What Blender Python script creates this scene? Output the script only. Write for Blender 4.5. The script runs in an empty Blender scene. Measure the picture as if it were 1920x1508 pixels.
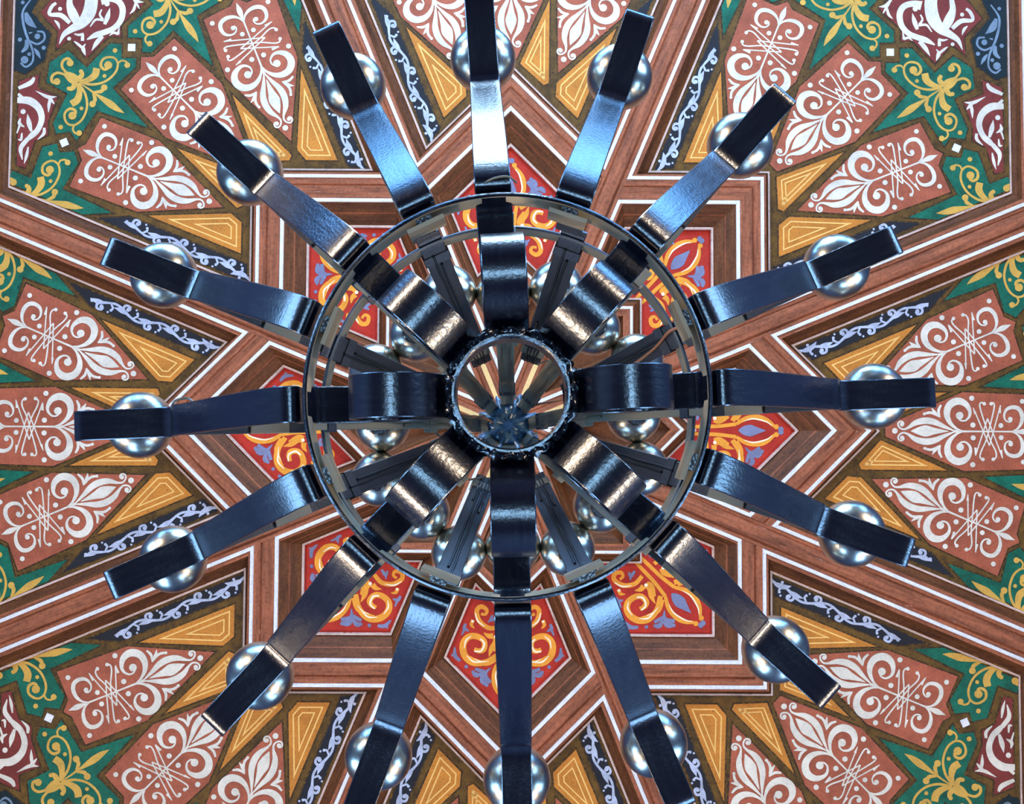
import bpy, math, random
from mathutils import Matrix, Vector
random.seed(7)
scene = bpy.context.scene
COL = scene.collection

# ------------------------------------------------------------------ camera
CAMZ = 1.55                      # eye height above the floor
FPX = 2200.0                     # focal length in pixels of a 1920 px wide frame
VPX, VPY = 954.89, 871.71        # where the vertical through the lens meets the picture
cam_d = bpy.data.cameras.new('camera')
cam_d.sensor_fit = 'HORIZONTAL'
cam_d.sensor_width = 36.0
cam_d.lens = FPX * 36.0 / 1920.0
cam_d.clip_start = 0.05
cam = bpy.data.objects.new('camera', cam_d)
COL.objects.link(cam)
_z = Vector((VPX - 960.0, VPY - 754.0, FPX)).normalized()
_x = Vector((1, 0, 0)); _x = (_x - _x.dot(_z) * _z).normalized()
_y = _z.cross(_x)
_R = Matrix((_x, _y, _z)) @ Matrix(((1, 0, 0), (0, -1, 0), (0, 0, -1)))
cam.matrix_world = Matrix.Translation((0, 0, CAMZ)) @ _R.to_4x4()
scene.camera = cam

# ------------------------------------------------------------------ look, world, lights
scene.view_settings.view_transform = 'Standard'
scene.view_settings.look = 'None'
scene.view_settings.gamma = 1.0
scene.view_settings.use_curve_mapping = False
scene.view_settings.exposure = -1.15

world = bpy.data.worlds.new('world'); scene.world = world
world.use_nodes = True
wn = world.node_tree.nodes['Background']
wn.inputs[0].default_value = (0.36, 0.58, 1.0, 1)
wn.inputs[1].default_value = 1.2

def area(name, loc, aim, sx, sy, power, col):
    l = bpy.data.lights.new(name, 'AREA'); l.shape = 'RECTANGLE'; l.size = sx; l.size_y = sy
    l.energy = power; l.color = col
    o = bpy.data.objects.new(name, l); COL.objects.link(o)
    o.location = loc
    o.rotation_euler = Vector(aim).to_track_quat('-Z', 'Y').to_euler()
    return o

WX, WY0, WY1 = 3.95, -4.1, 3.8           # room walls
# tall windows in the wall towards the top of the picture, smaller ones elsewhere
NWIN = [(-3.0, 1.2), (-1.5, 1.2), (0.0, 1.25), (1.5, 1.2), (3.0, 1.2)]
for i, (x, w) in enumerate(NWIN):
    area('window_daylight', (x, WY0 + 0.03, 4.85), (0, 1, 0), w, 1.9, 420 if i == 2 else 190, (0.42, 0.68, 1.0) if i == 2 else (0.15, 0.44, 1.0))
for s in (-1, 1):
    for y in (-1.9, 1.7):
        area('side_window_daylight', (s * (WX - 0.03), y, 2.6), (-s, 0, 0), 1.1, 1.9, 190, (0.26, 0.56, 1.0))
for x in (-1.8, 1.8):
    area('end_window_daylight', (x, WY1 - 0.03, 2.8), (0, -1, 0), 1.1, 2.1, 190, (0.26, 0.54, 1.0))
# warm fill lights added in the room corners to brighten the ceiling
for x, y in ((-3.3, -3.3), (3.3, -3.3), (-3.3, 3.1), (3.3, 3.1)):
    area('warm_fill_light', (x, y, 2.0), (-x * .6, -y * .6, 2.6), 0.5, 0.5, 230, (1.0, 0.78, 0.56))
# bodiless cool light added below the lens for bright bands on the hub scrolls
area('scroll_fill_light', (0.0, -0.05, 0.45), (0, 0, 1), 0.50, 0.50, 24, (0.34, 0.66, 1.0))

# ------------------------------------------------------------------ helpers
def lin(c):
    return tuple(((v / 255.0) / 12.92 if v <= 10.3 else ((v / 255.0 + 0.055) / 1.055) ** 2.4) for v in c)

def newmat(name):
    m = bpy.data.materials.new(name); m.use_nodes = True
    nt = m.node_tree
    return m, nt, nt.nodes, nt.links, nt.nodes['Principled BSDF']

def paint(name, rgb, dark=0.55, light=1.12, rough=0.62, scale=9.0, speck=0.30, wear=None, wear_at=0.66, stretch=None, uv=False):
    """hand painted distemper: mottled tone, fine grain, dark specks, optional chipped wear"""
    m, nt, N, L, b = newmat(name)
    c = lin(rgb)
    tc = N.new('ShaderNodeTexCoord')
    oi = N.new('ShaderNodeObjectInfo')
    sc = N.new('ShaderNodeVectorMath'); sc.operation = 'SCALE'; sc.inputs['Scale'].default_value = 31.0
    cx = N.new('ShaderNodeCombineXYZ')
    for k in range(3): L.new(oi.outputs['Random'], cx.inputs[k])
    L.new(cx.outputs[0], sc.inputs[0])
    av = N.new('ShaderNodeVectorMath'); av.operation = 'ADD'
    L.new(tc.outputs['UV' if uv else 'Object'], av.inputs[0]); L.new(sc.outputs[0], av.inputs[1])
    vec = av.outputs[0]
    if stretch:
        mp = N.new('ShaderNodeMapping'); mp.inputs['Scale'].default_value = stretch
        L.new(vec, mp.inputs['Vector']); vec = mp.outputs['Vector']
    n1 = N.new('ShaderNodeTexNoise'); n1.inputs['Scale'].default_value = scale; n1.inputs['Detail'].default_value = 6
    n1.inputs['Roughness'].default_value = 0.7
    L.new(vec, n1.inputs['Vector'])
    r1 = N.new('ShaderNodeValToRGB')
    e = r1.color_ramp.elements
    e[0].position = 0.30; e[0].color = tuple(v * dark for v in c) + (1,)
    e[1].position = 0.62; e[1].color = tuple(min(1, v * light) for v in c) + (1,)
    L.new(n1.outputs['Fac'], r1.inputs['Fac'])
    n2 = N.new('ShaderNodeTexNoise'); n2.inputs['Scale'].default_value = scale * 14; n2.inputs['Detail'].default_value = 3
    L.new(tc.outputs['Object'], n2.inputs['Vector'])
    r2 = N.new('ShaderNodeValToRGB')
    e = r2.color_ramp.elements
    e[0].position = 0.30; e[0].color = (1 - speck, 1 - speck, 1 - speck, 1)
    e[1].position = 0.55; e[1].color = (1, 1, 1, 1)
    L.new(n2.outputs['Fac'], r2.inputs['Fac'])
    mx = N.new('ShaderNodeMix'); mx.data_type = 'RGBA'; mx.blend_type = 'MULTIPLY'; mx.inputs[0].default_value = 1.0
    L.new(r1.outputs['Color'], mx.inputs[6]); L.new(r2.outputs['Color'], mx.inputs[7])
    out = mx.outputs[2]
    if wear:
        n3 = N.new('ShaderNodeTexNoise'); n3.inputs['Scale'].default_value = scale * (1.7 if uv else 4.5); n3.inputs['Detail'].default_value = 8
        n3.inputs['Roughness'].default_value = 0.75
        L.new(vec, n3.inputs['Vector'])
        r3 = N.new('ShaderNodeValToRGB')
        e = r3.color_ramp.elements
        e[0].position = wear_at; e[0].color = (0, 0, 0, 1); e[1].position = wear_at + 0.04; e[1].color = (1, 1, 1, 1)
        L.new(n3.outputs['Fac'], r3.inputs['Fac'])
        m3 = N.new('ShaderNodeMix'); m3.data_type = 'RGBA'
        L.new(r3.outputs['Color'], m3.inputs[0]); L.new(out, m3.inputs[6]); m3.inputs[7].default_value = lin(wear) + (1,)
        out = m3.outputs[2]
    L.new(out, b.inputs['Base Color'])
    b.inputs['Roughness'].default_value = rough
    b.inputs['Specular IOR Level'].default_value = 0.25
    bp = N.new('ShaderNodeBump'); bp.inputs['Strength'].default_value = 0.15; bp.inputs['Distance'].default_value = 0.002
    L.new(n2.outputs['Fac'], bp.inputs['Height']); L.new(bp.outputs['Normal'], b.inputs['Normal'])
    return m

M = {}
M['olive'] = paint('olive_strapwork', (104, 70, 20), dark=0.34, light=1.25, scale=13, speck=0.5, wear=(36, 22, 8), wear_at=0.60)
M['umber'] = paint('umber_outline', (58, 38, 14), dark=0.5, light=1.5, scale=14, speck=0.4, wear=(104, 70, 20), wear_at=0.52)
M['terracotta'] = paint('terracotta_field', (174, 88, 58), dark=0.66, light=1.10, scale=8, speck=0.22, wear=(96, 44, 28), wear_at=0.635)
M['cream'] = paint('cream_ornament', (230, 213, 186), dark=0.74, light=1.05, scale=8, speck=0.12, wear=(190, 160, 132), wear_at=0.66)
M['green'] = paint('green_field', (14, 94, 68), dark=0.5, light=1.3, scale=9, speck=0.3, wear=(8, 56, 42), wear_at=0.62)
M['gold'] = paint('ochre_gold_ornament', (214, 160, 68), dark=0.78, light=1.08, scale=10, speck=0.15)
M['orange'] = paint('orange_field', (204, 124, 42), dark=0.75, light=1.08, scale=9, speck=0.25, wear=(110, 64, 22), wear_at=0.63)
M['orangeline'] = paint('pale_orange_line', (250, 188, 100), dark=0.85, light=1.05, speck=0.1)
M['maroon'] = paint('maroon_field', (126, 48, 38), dark=0.7, light=1.15, scale=9, speck=0.25)
M['night'] = paint('blue_black_field', (31, 30, 34), dark=0.65, light=1.2, scale=9, speck=0.25)
M['petrol'] = paint('petrol_blue_field', (13, 33, 36), dark=0.6, light=1.25, scale=9, speck=0.25)
M['silverblue'] = paint('grey_blue_ornament', (186, 186, 196), dark=0.65, light=1.1, scale=16, speck=0.2)
M['steelblue'] = paint('steel_blue_ornament', (118, 134, 144), dark=0.65, light=1.15, scale=14, speck=0.2)
M['white'] = paint('white_line', (240, 230, 220), dark=0.72, light=1.03, scale=9, speck=0.2, wear=(176, 120, 100), wear_at=0.63, stretch=(1.2, 9, 1), uv=True)
M['squarewhite'] = paint('white_square', (240, 230, 220), dark=0.85, light=1.03)
M['thinwhite'] = paint('pale_pink_fillet', (218, 182, 162), dark=0.6, light=1.08, scale=9, speck=0.25, wear=(140, 84, 56), wear_at=0.60, stretch=(1.2, 9, 1), uv=True)
M['brown'] = paint('red_brown_board', (166, 92, 58), dark=0.34, light=1.12, scale=5, speck=0.3, wear=(220, 172, 150), wear_at=0.645, stretch=(0.8, 9, 1), uv=True)
M['bevel'] = paint('dark_brown_moulding', (112, 62, 28), dark=0.40, light=1.15, scale=5, speck=0.35, wear=(182, 118, 84), wear_at=0.655, stretch=(0.8, 9, 1), uv=True)
M['brownplain'] = paint('red_brown_ceiling_board', (150, 90, 62), dark=0.55, light=1.1, scale=5)
M['beveldark'] = paint('dark_brown_coffer', (112, 62, 28), dark=0.5, light=1.1, scale=5)
M['red'] = paint('vermilion_field', (182, 44, 26), dark=0.75, light=1.12, scale=9, speck=0.22)
M['amber'] = paint('amber_scroll', (242, 152, 46), dark=0.78, light=1.06, scale=12, speck=0.12)
M['amberlight'] = paint('cream_highlight', (255, 226, 178), dark=0.9, light=1.02, speck=0.08)
M['slate'] = paint('slate_blue_leaf', (126, 124, 146), dark=0.75, light=1.1, speck=0.15)
M['straw'] = paint('straw_yellow_line', (238, 192, 122), dark=0.85, light=1.05, speck=0.1)
M['plaster'] = paint('blue_grey_plaster', (58, 74, 104), dark=0.85, light=1.05, scale=2, speck=0.1)
M['stone'] = paint('dark_slate_floor', (22, 22, 34), dark=0.75, light=1.08, scale=3, speck=0.15, rough=0.45)
M['bounce'] = paint('pale_bounce', (226, 228, 232), dark=0.85, light=1.03, scale=3, speck=0.1, rough=0.35)  # for the pale disc added on the floor to bounce light
M['oak'] = paint('dark_oak', (70, 48, 32), dark=0.6, light=1.1, scale=4, speck=0.2)

def iron(name, rgb, rough, ior, bump=0.5, metal=0.0):
    m, nt, N, L, b = newmat(name)
    tc = N.new('ShaderNodeTexCoord')
    mp = N.new('ShaderNodeMapping'); mp.inputs['Scale'].default_value = (22, 150, 22)
    L.new(tc.outputs['Object'], mp.inputs['Vector'])
    n = N.new('ShaderNodeTexNoise'); n.inputs['Scale'].default_value = 1.0; n.inputs['Detail'].default_value = 4
    L.new(mp.outputs['Vector'], n.inputs['Vector'])
    n2 = N.new('ShaderNodeTexNoise'); n2.inputs['Scale'].default_value = 240; n2.inputs['Detail'].default_value = 2
    L.new(tc.outputs['Object'], n2.inputs['Vector'])
    ad = N.new('ShaderNodeMath'); ad.operation = 'ADD'
    L.new(n.outputs['Fac'], ad.inputs[0]); L.new(n2.outputs['Fac'], ad.inputs[1])
    bp = N.new('ShaderNodeBump'); bp.inputs['Strength'].default_value = bump; bp.inputs['Distance'].default_value = 0.0006
    L.new(ad.outputs[0], bp.inputs['Height']); L.new(bp.outputs['Normal'], b.inputs['Normal'])
    r = N.new('ShaderNodeMapRange'); r.inputs['To Min'].default_value = rough * 0.75; r.inputs['To Max'].default_value = rough * 1.3
    L.new(n.outputs['Fac'], r.inputs['Value']); L.new(r.outputs['Result'], b.inputs['Roughness'])
    b.inputs['Base Color'].default_value = rgb + (1,)
    b.inputs['IOR'].default_value = ior
    b.inputs['Metallic'].default_value = metal
    return m

M['iron'] = iron('black_gloss_paint_on_iron', (0.004, 0.005, 0.014), 0.25, 2.05)
M['ironrough'] = iron('black_weld', (0.006, 0.006, 0.012), 0.25, 2.2, bump=1.0)
M['ironmatt'] = iron('worn_black_iron', (0.026, 0.023, 0.026), 0.38, 1.7)
M['khaki'] = iron('bare_grey_iron', (0.64, 0.54, 0.36), 0.5, 1.5)
M['boss'] = iron('blue_black_casting', (0.04, 0.13, 0.24), 0.30, 2.0, bump=1.0)
M['zinc'] = iron('dull_grey_iron', (0.24, 0.215, 0.15), 0.45, 1.5)
M['cable'] = iron('black_cable', (0.14, 0.125, 0.085), 0.35, 1.6, bump=0.05)
M['cabledark'] = iron('dark_cable', (0.02, 0.019, 0.017), 0.3, 1.6, bump=0.05)
M['copper'] = iron('copper_brown_wire', (0.42, 0.16, 0.07), 0.35, 1.5, bump=0.05)

def silver():
    m, nt, N, L, b = newmat('mottled_silver_glass')
    tc = N.new('ShaderNodeTexCoord')
    n = N.new('ShaderNodeTexNoise'); n.inputs['Scale'].default_value = 38; n.inputs['Detail'].default_value = 6
    L.new(tc.outputs['Object'], n.inputs['Vector'])
    r = N.new('ShaderNodeValToRGB'); e = r.color_ramp.elements
    e[0].position = 0.3; e[0].color = (0.34, 0.32, 0.27, 1); e[1].position = 0.7; e[1].color = (0.76, 0.71, 0.58, 1)
    L.new(n.outputs['Fac'], r.inputs['Fac']); L.new(r.outputs['Color'], b.inputs['Base Color'])
    b.inputs['Metallic'].default_value = 1.0
    b.inputs['Roughness'].default_value = 0.26
    bp = N.new('ShaderNodeBump'); bp.inputs['Strength'].default_value = 0.12; bp.inputs['Distance'].default_value = 0.001
    L.new(n.outputs['Fac'], bp.inputs['Height']); L.new(bp.outputs['Normal'], b.inputs['Normal'])
    return m
M['silver'] = silver()

def mesh(name, verts, faces, mats, mi=None, smooth=None, along=None):
    me = bpy.data.meshes.new(name)
    me.from_pydata([tuple(v) for v in verts], [], faces)
    for k in (mats if isinstance(mats, (list, tuple)) else [mats]):
        me.materials.append(M[k])
    if mi:
        me.polygons.foreach_set('material_index', mi)
    if smooth is not None:
        me.polygons.foreach_set('use_smooth', [True] * len(me.polygons))
        me.set_sharp_from_angle(angle=math.radians(smooth))
    if along is not None:                # grain direction of a board
        l = math.hypot(*along); dx, dy = along[0] / l, along[1] / l
        uvl = me.uv_layers.new(name='UVMap')
        for lp in me.loops:
            p = me.vertices[lp.vertex_index].co
            uvl.data[lp.index].uv = (p.x * dx + p.y * dy, -p.x * dy + p.y * dx)
    me.update()
    return me

def obj(name, me, parent=None, loc=None, rotz=None, **props):
    o = bpy.data.objects.new(name, me)
    COL.objects.link(o)
    if parent is not None: o.parent = parent
    if loc is not None: o.location = loc
    if rotz is not None: o.rotation_euler = (0, 0, rotz)
    for k, v in props.items(): o[k] = v
    return o

def box_mesh(name, x0, x1, y0, y1, z0, z1, mat):
    v = [(x, y, z) for z in (z0, z1) for y in (y0, y1) for x in (x0, x1)]
    f = [(0, 2, 3, 1), (4, 5, 7, 6), (0, 1, 5, 4), (2, 6, 7, 3), (0, 4, 6, 2), (1, 3, 7, 5)]
    return mesh(name, v, f, mat)

def catmull(pts, n):
    if len(pts) < 3:
        return [tuple(a + (b - a) * t / n for a, b in zip(pts[0], pts[-1])) for t in range(n + 1)]
    P = [tuple(2 * a - b for a, b in zip(pts[0], pts[1]))] + list(pts) + [tuple(2 * a - b for a, b in zip(pts[-1], pts[-2]))]
    out = []
    for i in range(1, len(P) - 2):
        for t in range(n):
            s = t / n
            out.append(tuple(0.5 * (2 * b + (c - a) * s + (2 * a - 5 * b + 4 * c - d) * s * s + (3 * b - a - 3 * c + d) * s ** 3)
                             for a, b, c, d in zip(P[i - 1], P[i], P[i + 1], P[i + 2])))
    out.append(tuple(pts[-1]))
    return out

PX = 1 / 400.0                   # ceiling drawing unit in metres

class Flat:
    """flat painted shapes in drawing units (u outward, v sideways), seen from below"""
    def __init__(self): self.v = []; self.f = []; self.z = []; self.n = 0
    def quad_strip(self, L, R, keep):
        b = len(self.v)
        self.n += 1
        for a, c in zip(L, R): self.v += [a, c]; self.z += [self.n, self.n]
        for i in range(len(L) - 1):
            q = (b + 2 * i, b + 2 * i + 1, b + 2 * i + 3, b + 2 * i + 2)
            if keep is None or all(keep(*self.v[k]) for k in q): self.f.append(q)
    def dot(self, c, r, keep=None, n=12):
        if keep and not keep(*c): return
        b = len(self.v); self.n += 1; self.z += [self.n] * n
        self.v += [(c[0] + r * math.cos(2 * math.pi * i / n), c[1] + r * math.sin(2 * math.pi * i / n)) for i in range(n)]
        self.f.append(tuple(range(b, b + n)))
    def stroke(self, pts, w, keep=None, n=5):
        P = catmull([p + (a,) for p, a in zip([tuple(q) for q in pts], w)], n if len(pts) > 2 else 3)
        L = []; R = []
        for i, (x, y, a) in enumerate(P):
            x0, y0, _ = P[max(i - 1, 0)]; x1, y1, _ = P[min(i + 1, len(P) - 1)]
            dx, dy = x1 - x0, y1 - y0; d = math.hypot(dx, dy) or 1
            h = max(a, 0.3) / 2
            L.append((x - dy / d * h, y + dx / d * h)); R.append((x + dy / d * h, y - dx / d * h))
        self.quad_strip(L, R, keep)
    def draw(self, strokes, xf=lambda x, y: (x, y), keep=None, s=1.0):
        for pts, w in strokes:
            q = [xf(*p) for p in pts]
            if isinstance(w, (int, float)): self.dot(q[0], w * s, keep)
            else: self.stroke(q, [a * s for a in w], keep)
    def poly(self, pts):
        b = len(self.v); self.v += list(pts); self.z += [0] * len(pts); self.f.append(tuple(range(b, b + len(pts))))
    def build(self, name, mat, z):
        return mesh(name, [(x * PX, y * PX, z - k * 3e-5) for (x, y), k in zip(self.v, self.z)], self.f, mat)

def slab(name, poly, mat, z0, z1):
    """a thin painted board of the given outline"""
    n = len(poly)
    v = [(x * PX, y * PX, z0) for x, y in poly] + [(x * PX, y * PX, z1) for x, y in poly]
    f = [tuple(range(n)), tuple(range(2 * n - 1, n - 1, -1))] + [(i, i + n, (i + 1) % n + n, (i + 1) % n) for i in range(n)]
    return mesh(name, v, f, mat)

def mir(p): return [(x, -y) for x, y in p][::-1]
def xform(ox, oy, deg, fy=1):
    c, s = math.cos(math.radians(deg)), math.sin(math.radians(deg))
    return lambda x, y: (ox + x * c - y * fy * s, oy + x * s + y * fy * c)
def flipv(t): return lambda x, y: (t(x, y)[0], -t(x, y)[1])
def inset(poly, d):
    """polygon moved inwards by d"""
    n = len(poly)
    A = sum(poly[i][0] * poly[(i + 1) % n][1] - poly[(i + 1) % n][0] * poly[i][1] for i in range(n))
    sg = 1 if A > 0 else -1
    Ls = []
    for i in range(n):
        (x0, y0), (x1, y1) = poly[i], poly[(i + 1) % n]
        l = math.hypot(x1 - x0, y1 - y0); nx, ny = -(y1 - y0) / l * sg, (x1 - x0) / l * sg
        Ls.append((nx, ny, nx * x0 + ny * y0 + d))
    out = []
    for i in range(n):
        a, b, c = Ls[i - 1]; e, f, g = Ls[i]
        D = a * f - b * e
        out.append(((c * f - b * g) / D, (a * g - c * e) / D))
    return out
GOLD = [
    ([(158.2,4.8),(138.0,4.2),(116.8,5.1)], [2.2,3.3,4.5]),
    ([(119.4,4.6),(98.7,4.7),(84.9,4.8),(68.5,5.4),(53.1,4.4)], [3.3,10.2,13.4,9.3,0.6]),
    ([(124.8,3.5),(114.3,-4.6),(112.5,-13.8)], [3.3,7.4,5.6]),
    ([(113.1,-14.6)], 6.3),
    ([(157.7,2.2),(136.1,-6.3),(118.8,-24.6),(112.3,-48.4),(117.3,-65.8),(128.6,-72.2),(139.5,-68.0),(146.4,-58.1),(143.4,-46.3),(134.0,-43.3),(128.2,-48.3)], [5.6,4.8,4.5,4.5,4.1,4.1,4.5,4.8,5.6,5.6,4.8]),
    ([(131.8,-54.4)], 7.8),
    ([(118.4,-67.4),(115.9,-75.5),(107.9,-78.9),(101.3,-75.9)], [3.3,3.7,3.7,3.7]),
    ([(101.9,-74.8)], 5.6),
    ([(159.8,2.5),(147.3,-9.3),(141.7,-24.4),(146.4,-37.4)], [4.1,10.4,13.7,13.0]),
    ([(164.6,2.2),(161.9,-8.8),(165.2,-17.0)], [8.2,9.7,5.6]),
    ([(167.6,-15.4)], 4.1),
    ([(159.8,2.5),(174.2,1.6),(190.4,3.1)], [11.1,13.0,6.3]),
    ([(188.3,2.8),(202.8,-2.6),(207.5,-13.3),(202.1,-22.1),(192.5,-20.9)], [4.8,5.2,5.6,5.6,4.5]),
    ([(194.0,-17.1)], 6.7),
    ([(125.5,-33.3)], 3.7),
    ([(137.3,-84.9)], 4.6),
]
DRAGON = [
    ([(1130.5,-21.5),(1121.1,-36.2),(1104.8,-44.1),(1088.4,-38.7),(1075.9,-21.2),(1074.3,-1.1),(1080.9,16.3),(1088.9,32.3),(1094.1,49.7)], [22.3,14.9,14.5,14.5,13.7,13.0,13.4,13.0,3.0]),
    ([(1161.3,-23.7),(1143.3,-8.8),(1128.7,12.0),(1124.3,34.8),(1129.5,56.2),(1132.0,74.9),(1124.9,93.6)], [27.9,29.7,30.6,24.1,16.7,11.1,1.5]),
    ([(1125.6,41.5),(1148.9,34.7),(1167.5,25.9),(1180.0,11.1)], [16.7,22.3,14.9,11.1]),
    ([(1140.5,50.8),(1163.0,52.7),(1179.9,66.7),(1187.6,53.9),(1187.1,42.5)], [9.3,11.5,8.2,8.5,6.3]),
    ([(1091.9,5.5),(1098.9,-9.2),(1107.7,-23.6)], [7.4,11.1,0.7]),
    ([(1101.5,1.5),(1112.5,-1.3),(1116.7,-10.7)], [6.3,4.8,3.3]),
    ([(1098.8,1.5),(1110.3,11.5),(1108.0,28.2)], [5.6,5.6,2.6]),
    ([(1078.1,24.3),(1076.5,41.7),(1071.9,58.9)], [9.3,10.4,0.7]),
    ([(1070.8,-77.2),(1081.9,-69.5),(1097.6,-70.2)], [1.1,8.2,5.6]),
    ([(1066.8,-62.6),(1077.8,-65.4),(1090.1,-66.8)], [1.5,5.6,1.9]),
    ([(1080.5,-65.4),(1073.5,-53.3),(1073.1,-42.3)], [4.8,6.7,1.1]),
    ([(1117.7,-25.4)], 6.3),
    ([(1173.4,45.3)], 4.8),
    ([(1119.1,72.9)], 4.6),
    ([(1145.0,72.8),(1155.3,68.1),(1164.9,68.1)], [1.1,7.1,2.2]),
    ([(1106.4,46.9),(1111.8,54.9),(1119.2,59.6)], [6.3,5.6,2.2]),
    ([(1098.1,57.7),(1103.6,52.3),(1106.4,46.9)], [7.4,7.4,2.6]),
    ([(1074.1,73.1),(1084.3,68.4),(1091.2,64.4)], [1.9,9.3,6.7]),
    ([(1088.4,67.1),(1100.7,68.4),(1108.9,69.7)], [6.3,5.6,1.9]),
    ([(1089.9,57.7),(1088.4,67.1)], [1.9,6.3]),
    ([(1068.9,-11.7),(1059.9,1.0)], [1.5,7.4]),
    ([(1059.9,-0.3),(1068.1,5.0),(1069.3,14.4)], [6.7,5.6,1.5]),
]
DRAGON_HALF = [
    ([(1034,262),(1030,284),(1012,297)], [10,10,2]),
    ([(1022,272),(1012,286),(1004,300)], [3,7,1]),
    ([(1050,262),(1042,272),(1046,276)], [3,6,2]),
    ([(1102.1,225.0),(1085.3,209.7),(1062.9,206.4),(1043.4,216.7),(1033.4,236.4),(1033.2,252.3),(1033.7,268.9)], [13.0,17.6,15.6,13.4,12.3,13.0,5.6]),
    ([(1039.4,247.6),(1055.1,239.0),(1068.8,229.7)], [5.6,11.1,1.1]),
    ([(1078.3,232.3)], 5.9),
    ([(1054.6,167.2),(1065.3,179.1),(1090.4,187.7)], [1.1,8.2,1.1]),
    ([(1046.9,179.9),(1057.1,179.2),(1066.6,180.5)], [1.9,7.4,2.6]),
    ([(1059.9,179.2),(1052.9,188.5),(1043.3,199.1)], [5.6,7.4,1.5]),
    ([(1027.4,225.1),(1019.8,233.7),(1019.7,249.6)], [5.6,7.4,1.9]),
    ([(1072.7,244.3),(1066.5,252.9),(1054.9,250.9)], [2.2,8.2,1.9]),
    ([(1064.4,253.6),(1056.1,269.5)], [5.6,2.6]),
    ([(1111.0,171.7),(1108.8,184.4),(1117.3,207.6)], [5.6,10.8,7.4]),
    ([(1094.8,216.3),(1109.8,215.0)], [11.1,5.6]),
]
BLUEVINE = [
    ([(1226.4,70.5),(1220.6,97.3),(1205.6,112.3),(1181.2,126.1),(1153.7,136.9),(1136.4,152.3),(1137.2,168.7),(1150.1,171.2)], [2.6,4.1,4.8,4.8,4.1,3.7,4.1,3.0]),
    ([(1149.1,161.6)], 7.4),
    ([(1214.4,96.6),(1197.2,104.0),(1178.1,102.8)], [5.6,13.7,1.1]),
    ([(1171.6,130.2),(1154.2,123.3),(1151.4,107.6),(1162.4,99.5),(1172.6,106.8)], [3.3,4.1,4.1,4.1,3.3]),
    ([(1165.0,112.8)], 5.6),
    ([(1174.9,132.2),(1164.6,142.2),(1163.7,155.4)], [5.6,8.5,3.7]),
    ([(1152.4,132.9),(1140.8,135.0),(1129.1,138.3)], [2.2,7.1,0.7]),
    ([(1180.6,120.1),(1177.2,114.1)], [4.1,1.5]),
    ([(1183.7,140.8)], 4.1),
    ([(1140.3,119.6)], 4.1),
    ([(1150.8,147.6)], 3.7),
    ([(1232.4,87.2)], 3.7),
]
REDSCROLL = [
    ([(421.3,-17.9),(435.1,-41.1),(435.5,-65.6),(421.3,-81.1),(401.3,-83.3),(388.1,-72.8),(387.6,-57.2),(395.9,-44.6),(410.6,-44.6),(414.2,-54.3),(410.4,-62.5)], [9.3,10.6,12.3,12.7,12.7,11.9,11.0,10.6,10.6,9.3,6.4]),
    ([(371.0,-16.1),(371.5,-36.3),(358.8,-53.3),(340.2,-58.4),(332.1,-50.2),(338.2,-39.8),(346.3,-42.1),(345.8,-50.6)], [7.6,8.5,8.9,8.9,8.5,7.2,5.5,5.1]),
    ([(357.1,-65.2),(366.0,-68.2),(372.3,-62.6)], [7.2,6.4,1.7]),
    ([(414.6,-26.1),(396.9,-20.0),(386.5,-21.4)], [5.1,14.9,12.7]),
    ([(386.4,-27.4),(386.3,-36.3),(380.3,-45.2)], [10.6,8.5,1.1]),
    ([(395.4,-21.5),(410.1,-30.5),(424.8,-35.0)], [8.5,9.3,1.1]),
]
REDLIGHT = [
    ([(414.8,-62.5),(414.3,-49.9),(401.0,-43.9),(391.8,-51.0)], [3.0,3.4,3.8,3.0]),
    ([(386.7,-68.3),(394.7,-78.0),(409.4,-81.1)], [1.3,3.4,1.3]),
    ([(435.0,-47.0),(434.0,-64.1),(422.8,-76.7)], [1.3,3.4,1.1]),
    ([(369.2,-42.9),(358.7,-56.3),(343.1,-61.4)], [1.1,3.4,1.7]),
    ([(359.4,-66.0)], 2.5),
    ([(388.0,-22.9)], 3.4),
]
REDBLUE = [
    ([(354.7,-19.0),(356.1,-31.0),(347.9,-28.7)], [4.2,7.2,3.0]),
    ([(355.3,-30.2),(360.9,-37.4)], [5.5,2.1]),
    ([(363.6,-79.4),(372.5,-80.9),(377.8,-72.8)], [3.8,7.2,2.1]),
    ([(374.0,-80.9),(385.0,-86.2)], [5.5,2.5]),
    ([(479.4,-36.8),(466.7,-46.4),(450.6,-37.4)], [5.1,11.9,1.7]),
    ([(457.1,-45.6),(458.4,-59.0),(451.0,-66.4)], [3.0,9.8,4.2]),
    ([(433.0,-88.6),(423.3,-98.2),(407.7,-98.9)], [5.1,7.6,3.0]),
    ([(421.0,-101.9),(423.9,-104.9)], [4.2,3.0]),
    ([(443.4,-77.4)], 3.4),
]
PALM = [
    ([(428.2,12.0),(448.2,23.2),(471.8,25.2),(488.3,18.7),(499.0,9.5),(504.8,8.0)], [6.0,8.8,9.2,8.0,6.0,5.2]),
    ([(504.1,7.3)], 4.8),
    ([(428.9,19.8),(437.5,39.6),(431.7,62.2),(424.6,72.2)], [7.2,8.8,8.0,4.0]),
]
PALMLIGHT = [
    ([(442.5,17.6),(460.4,22.4),(484.0,17.3),(496.2,9.5)], [0.8,2.8,2.8,1.2]),
    ([(433.2,35.3),(433.9,50.2),(428.9,62.2)], [0.8,2.4,0.8]),
]
PALMBLUE = [
    ([(433,0),(442,0),(455,0),(468,0),(484,0)], [3,16,22,13,0.8]),
    ([(473.2,32.3),(457.5,42.3),(445.4,31.7)], [6.8,8.0,1.6]),
    ([(453.2,43.7),(447.4,60.7)], [8.0,6.0]),
    ([(512.7,-2.7)], 5.2),
]
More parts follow.
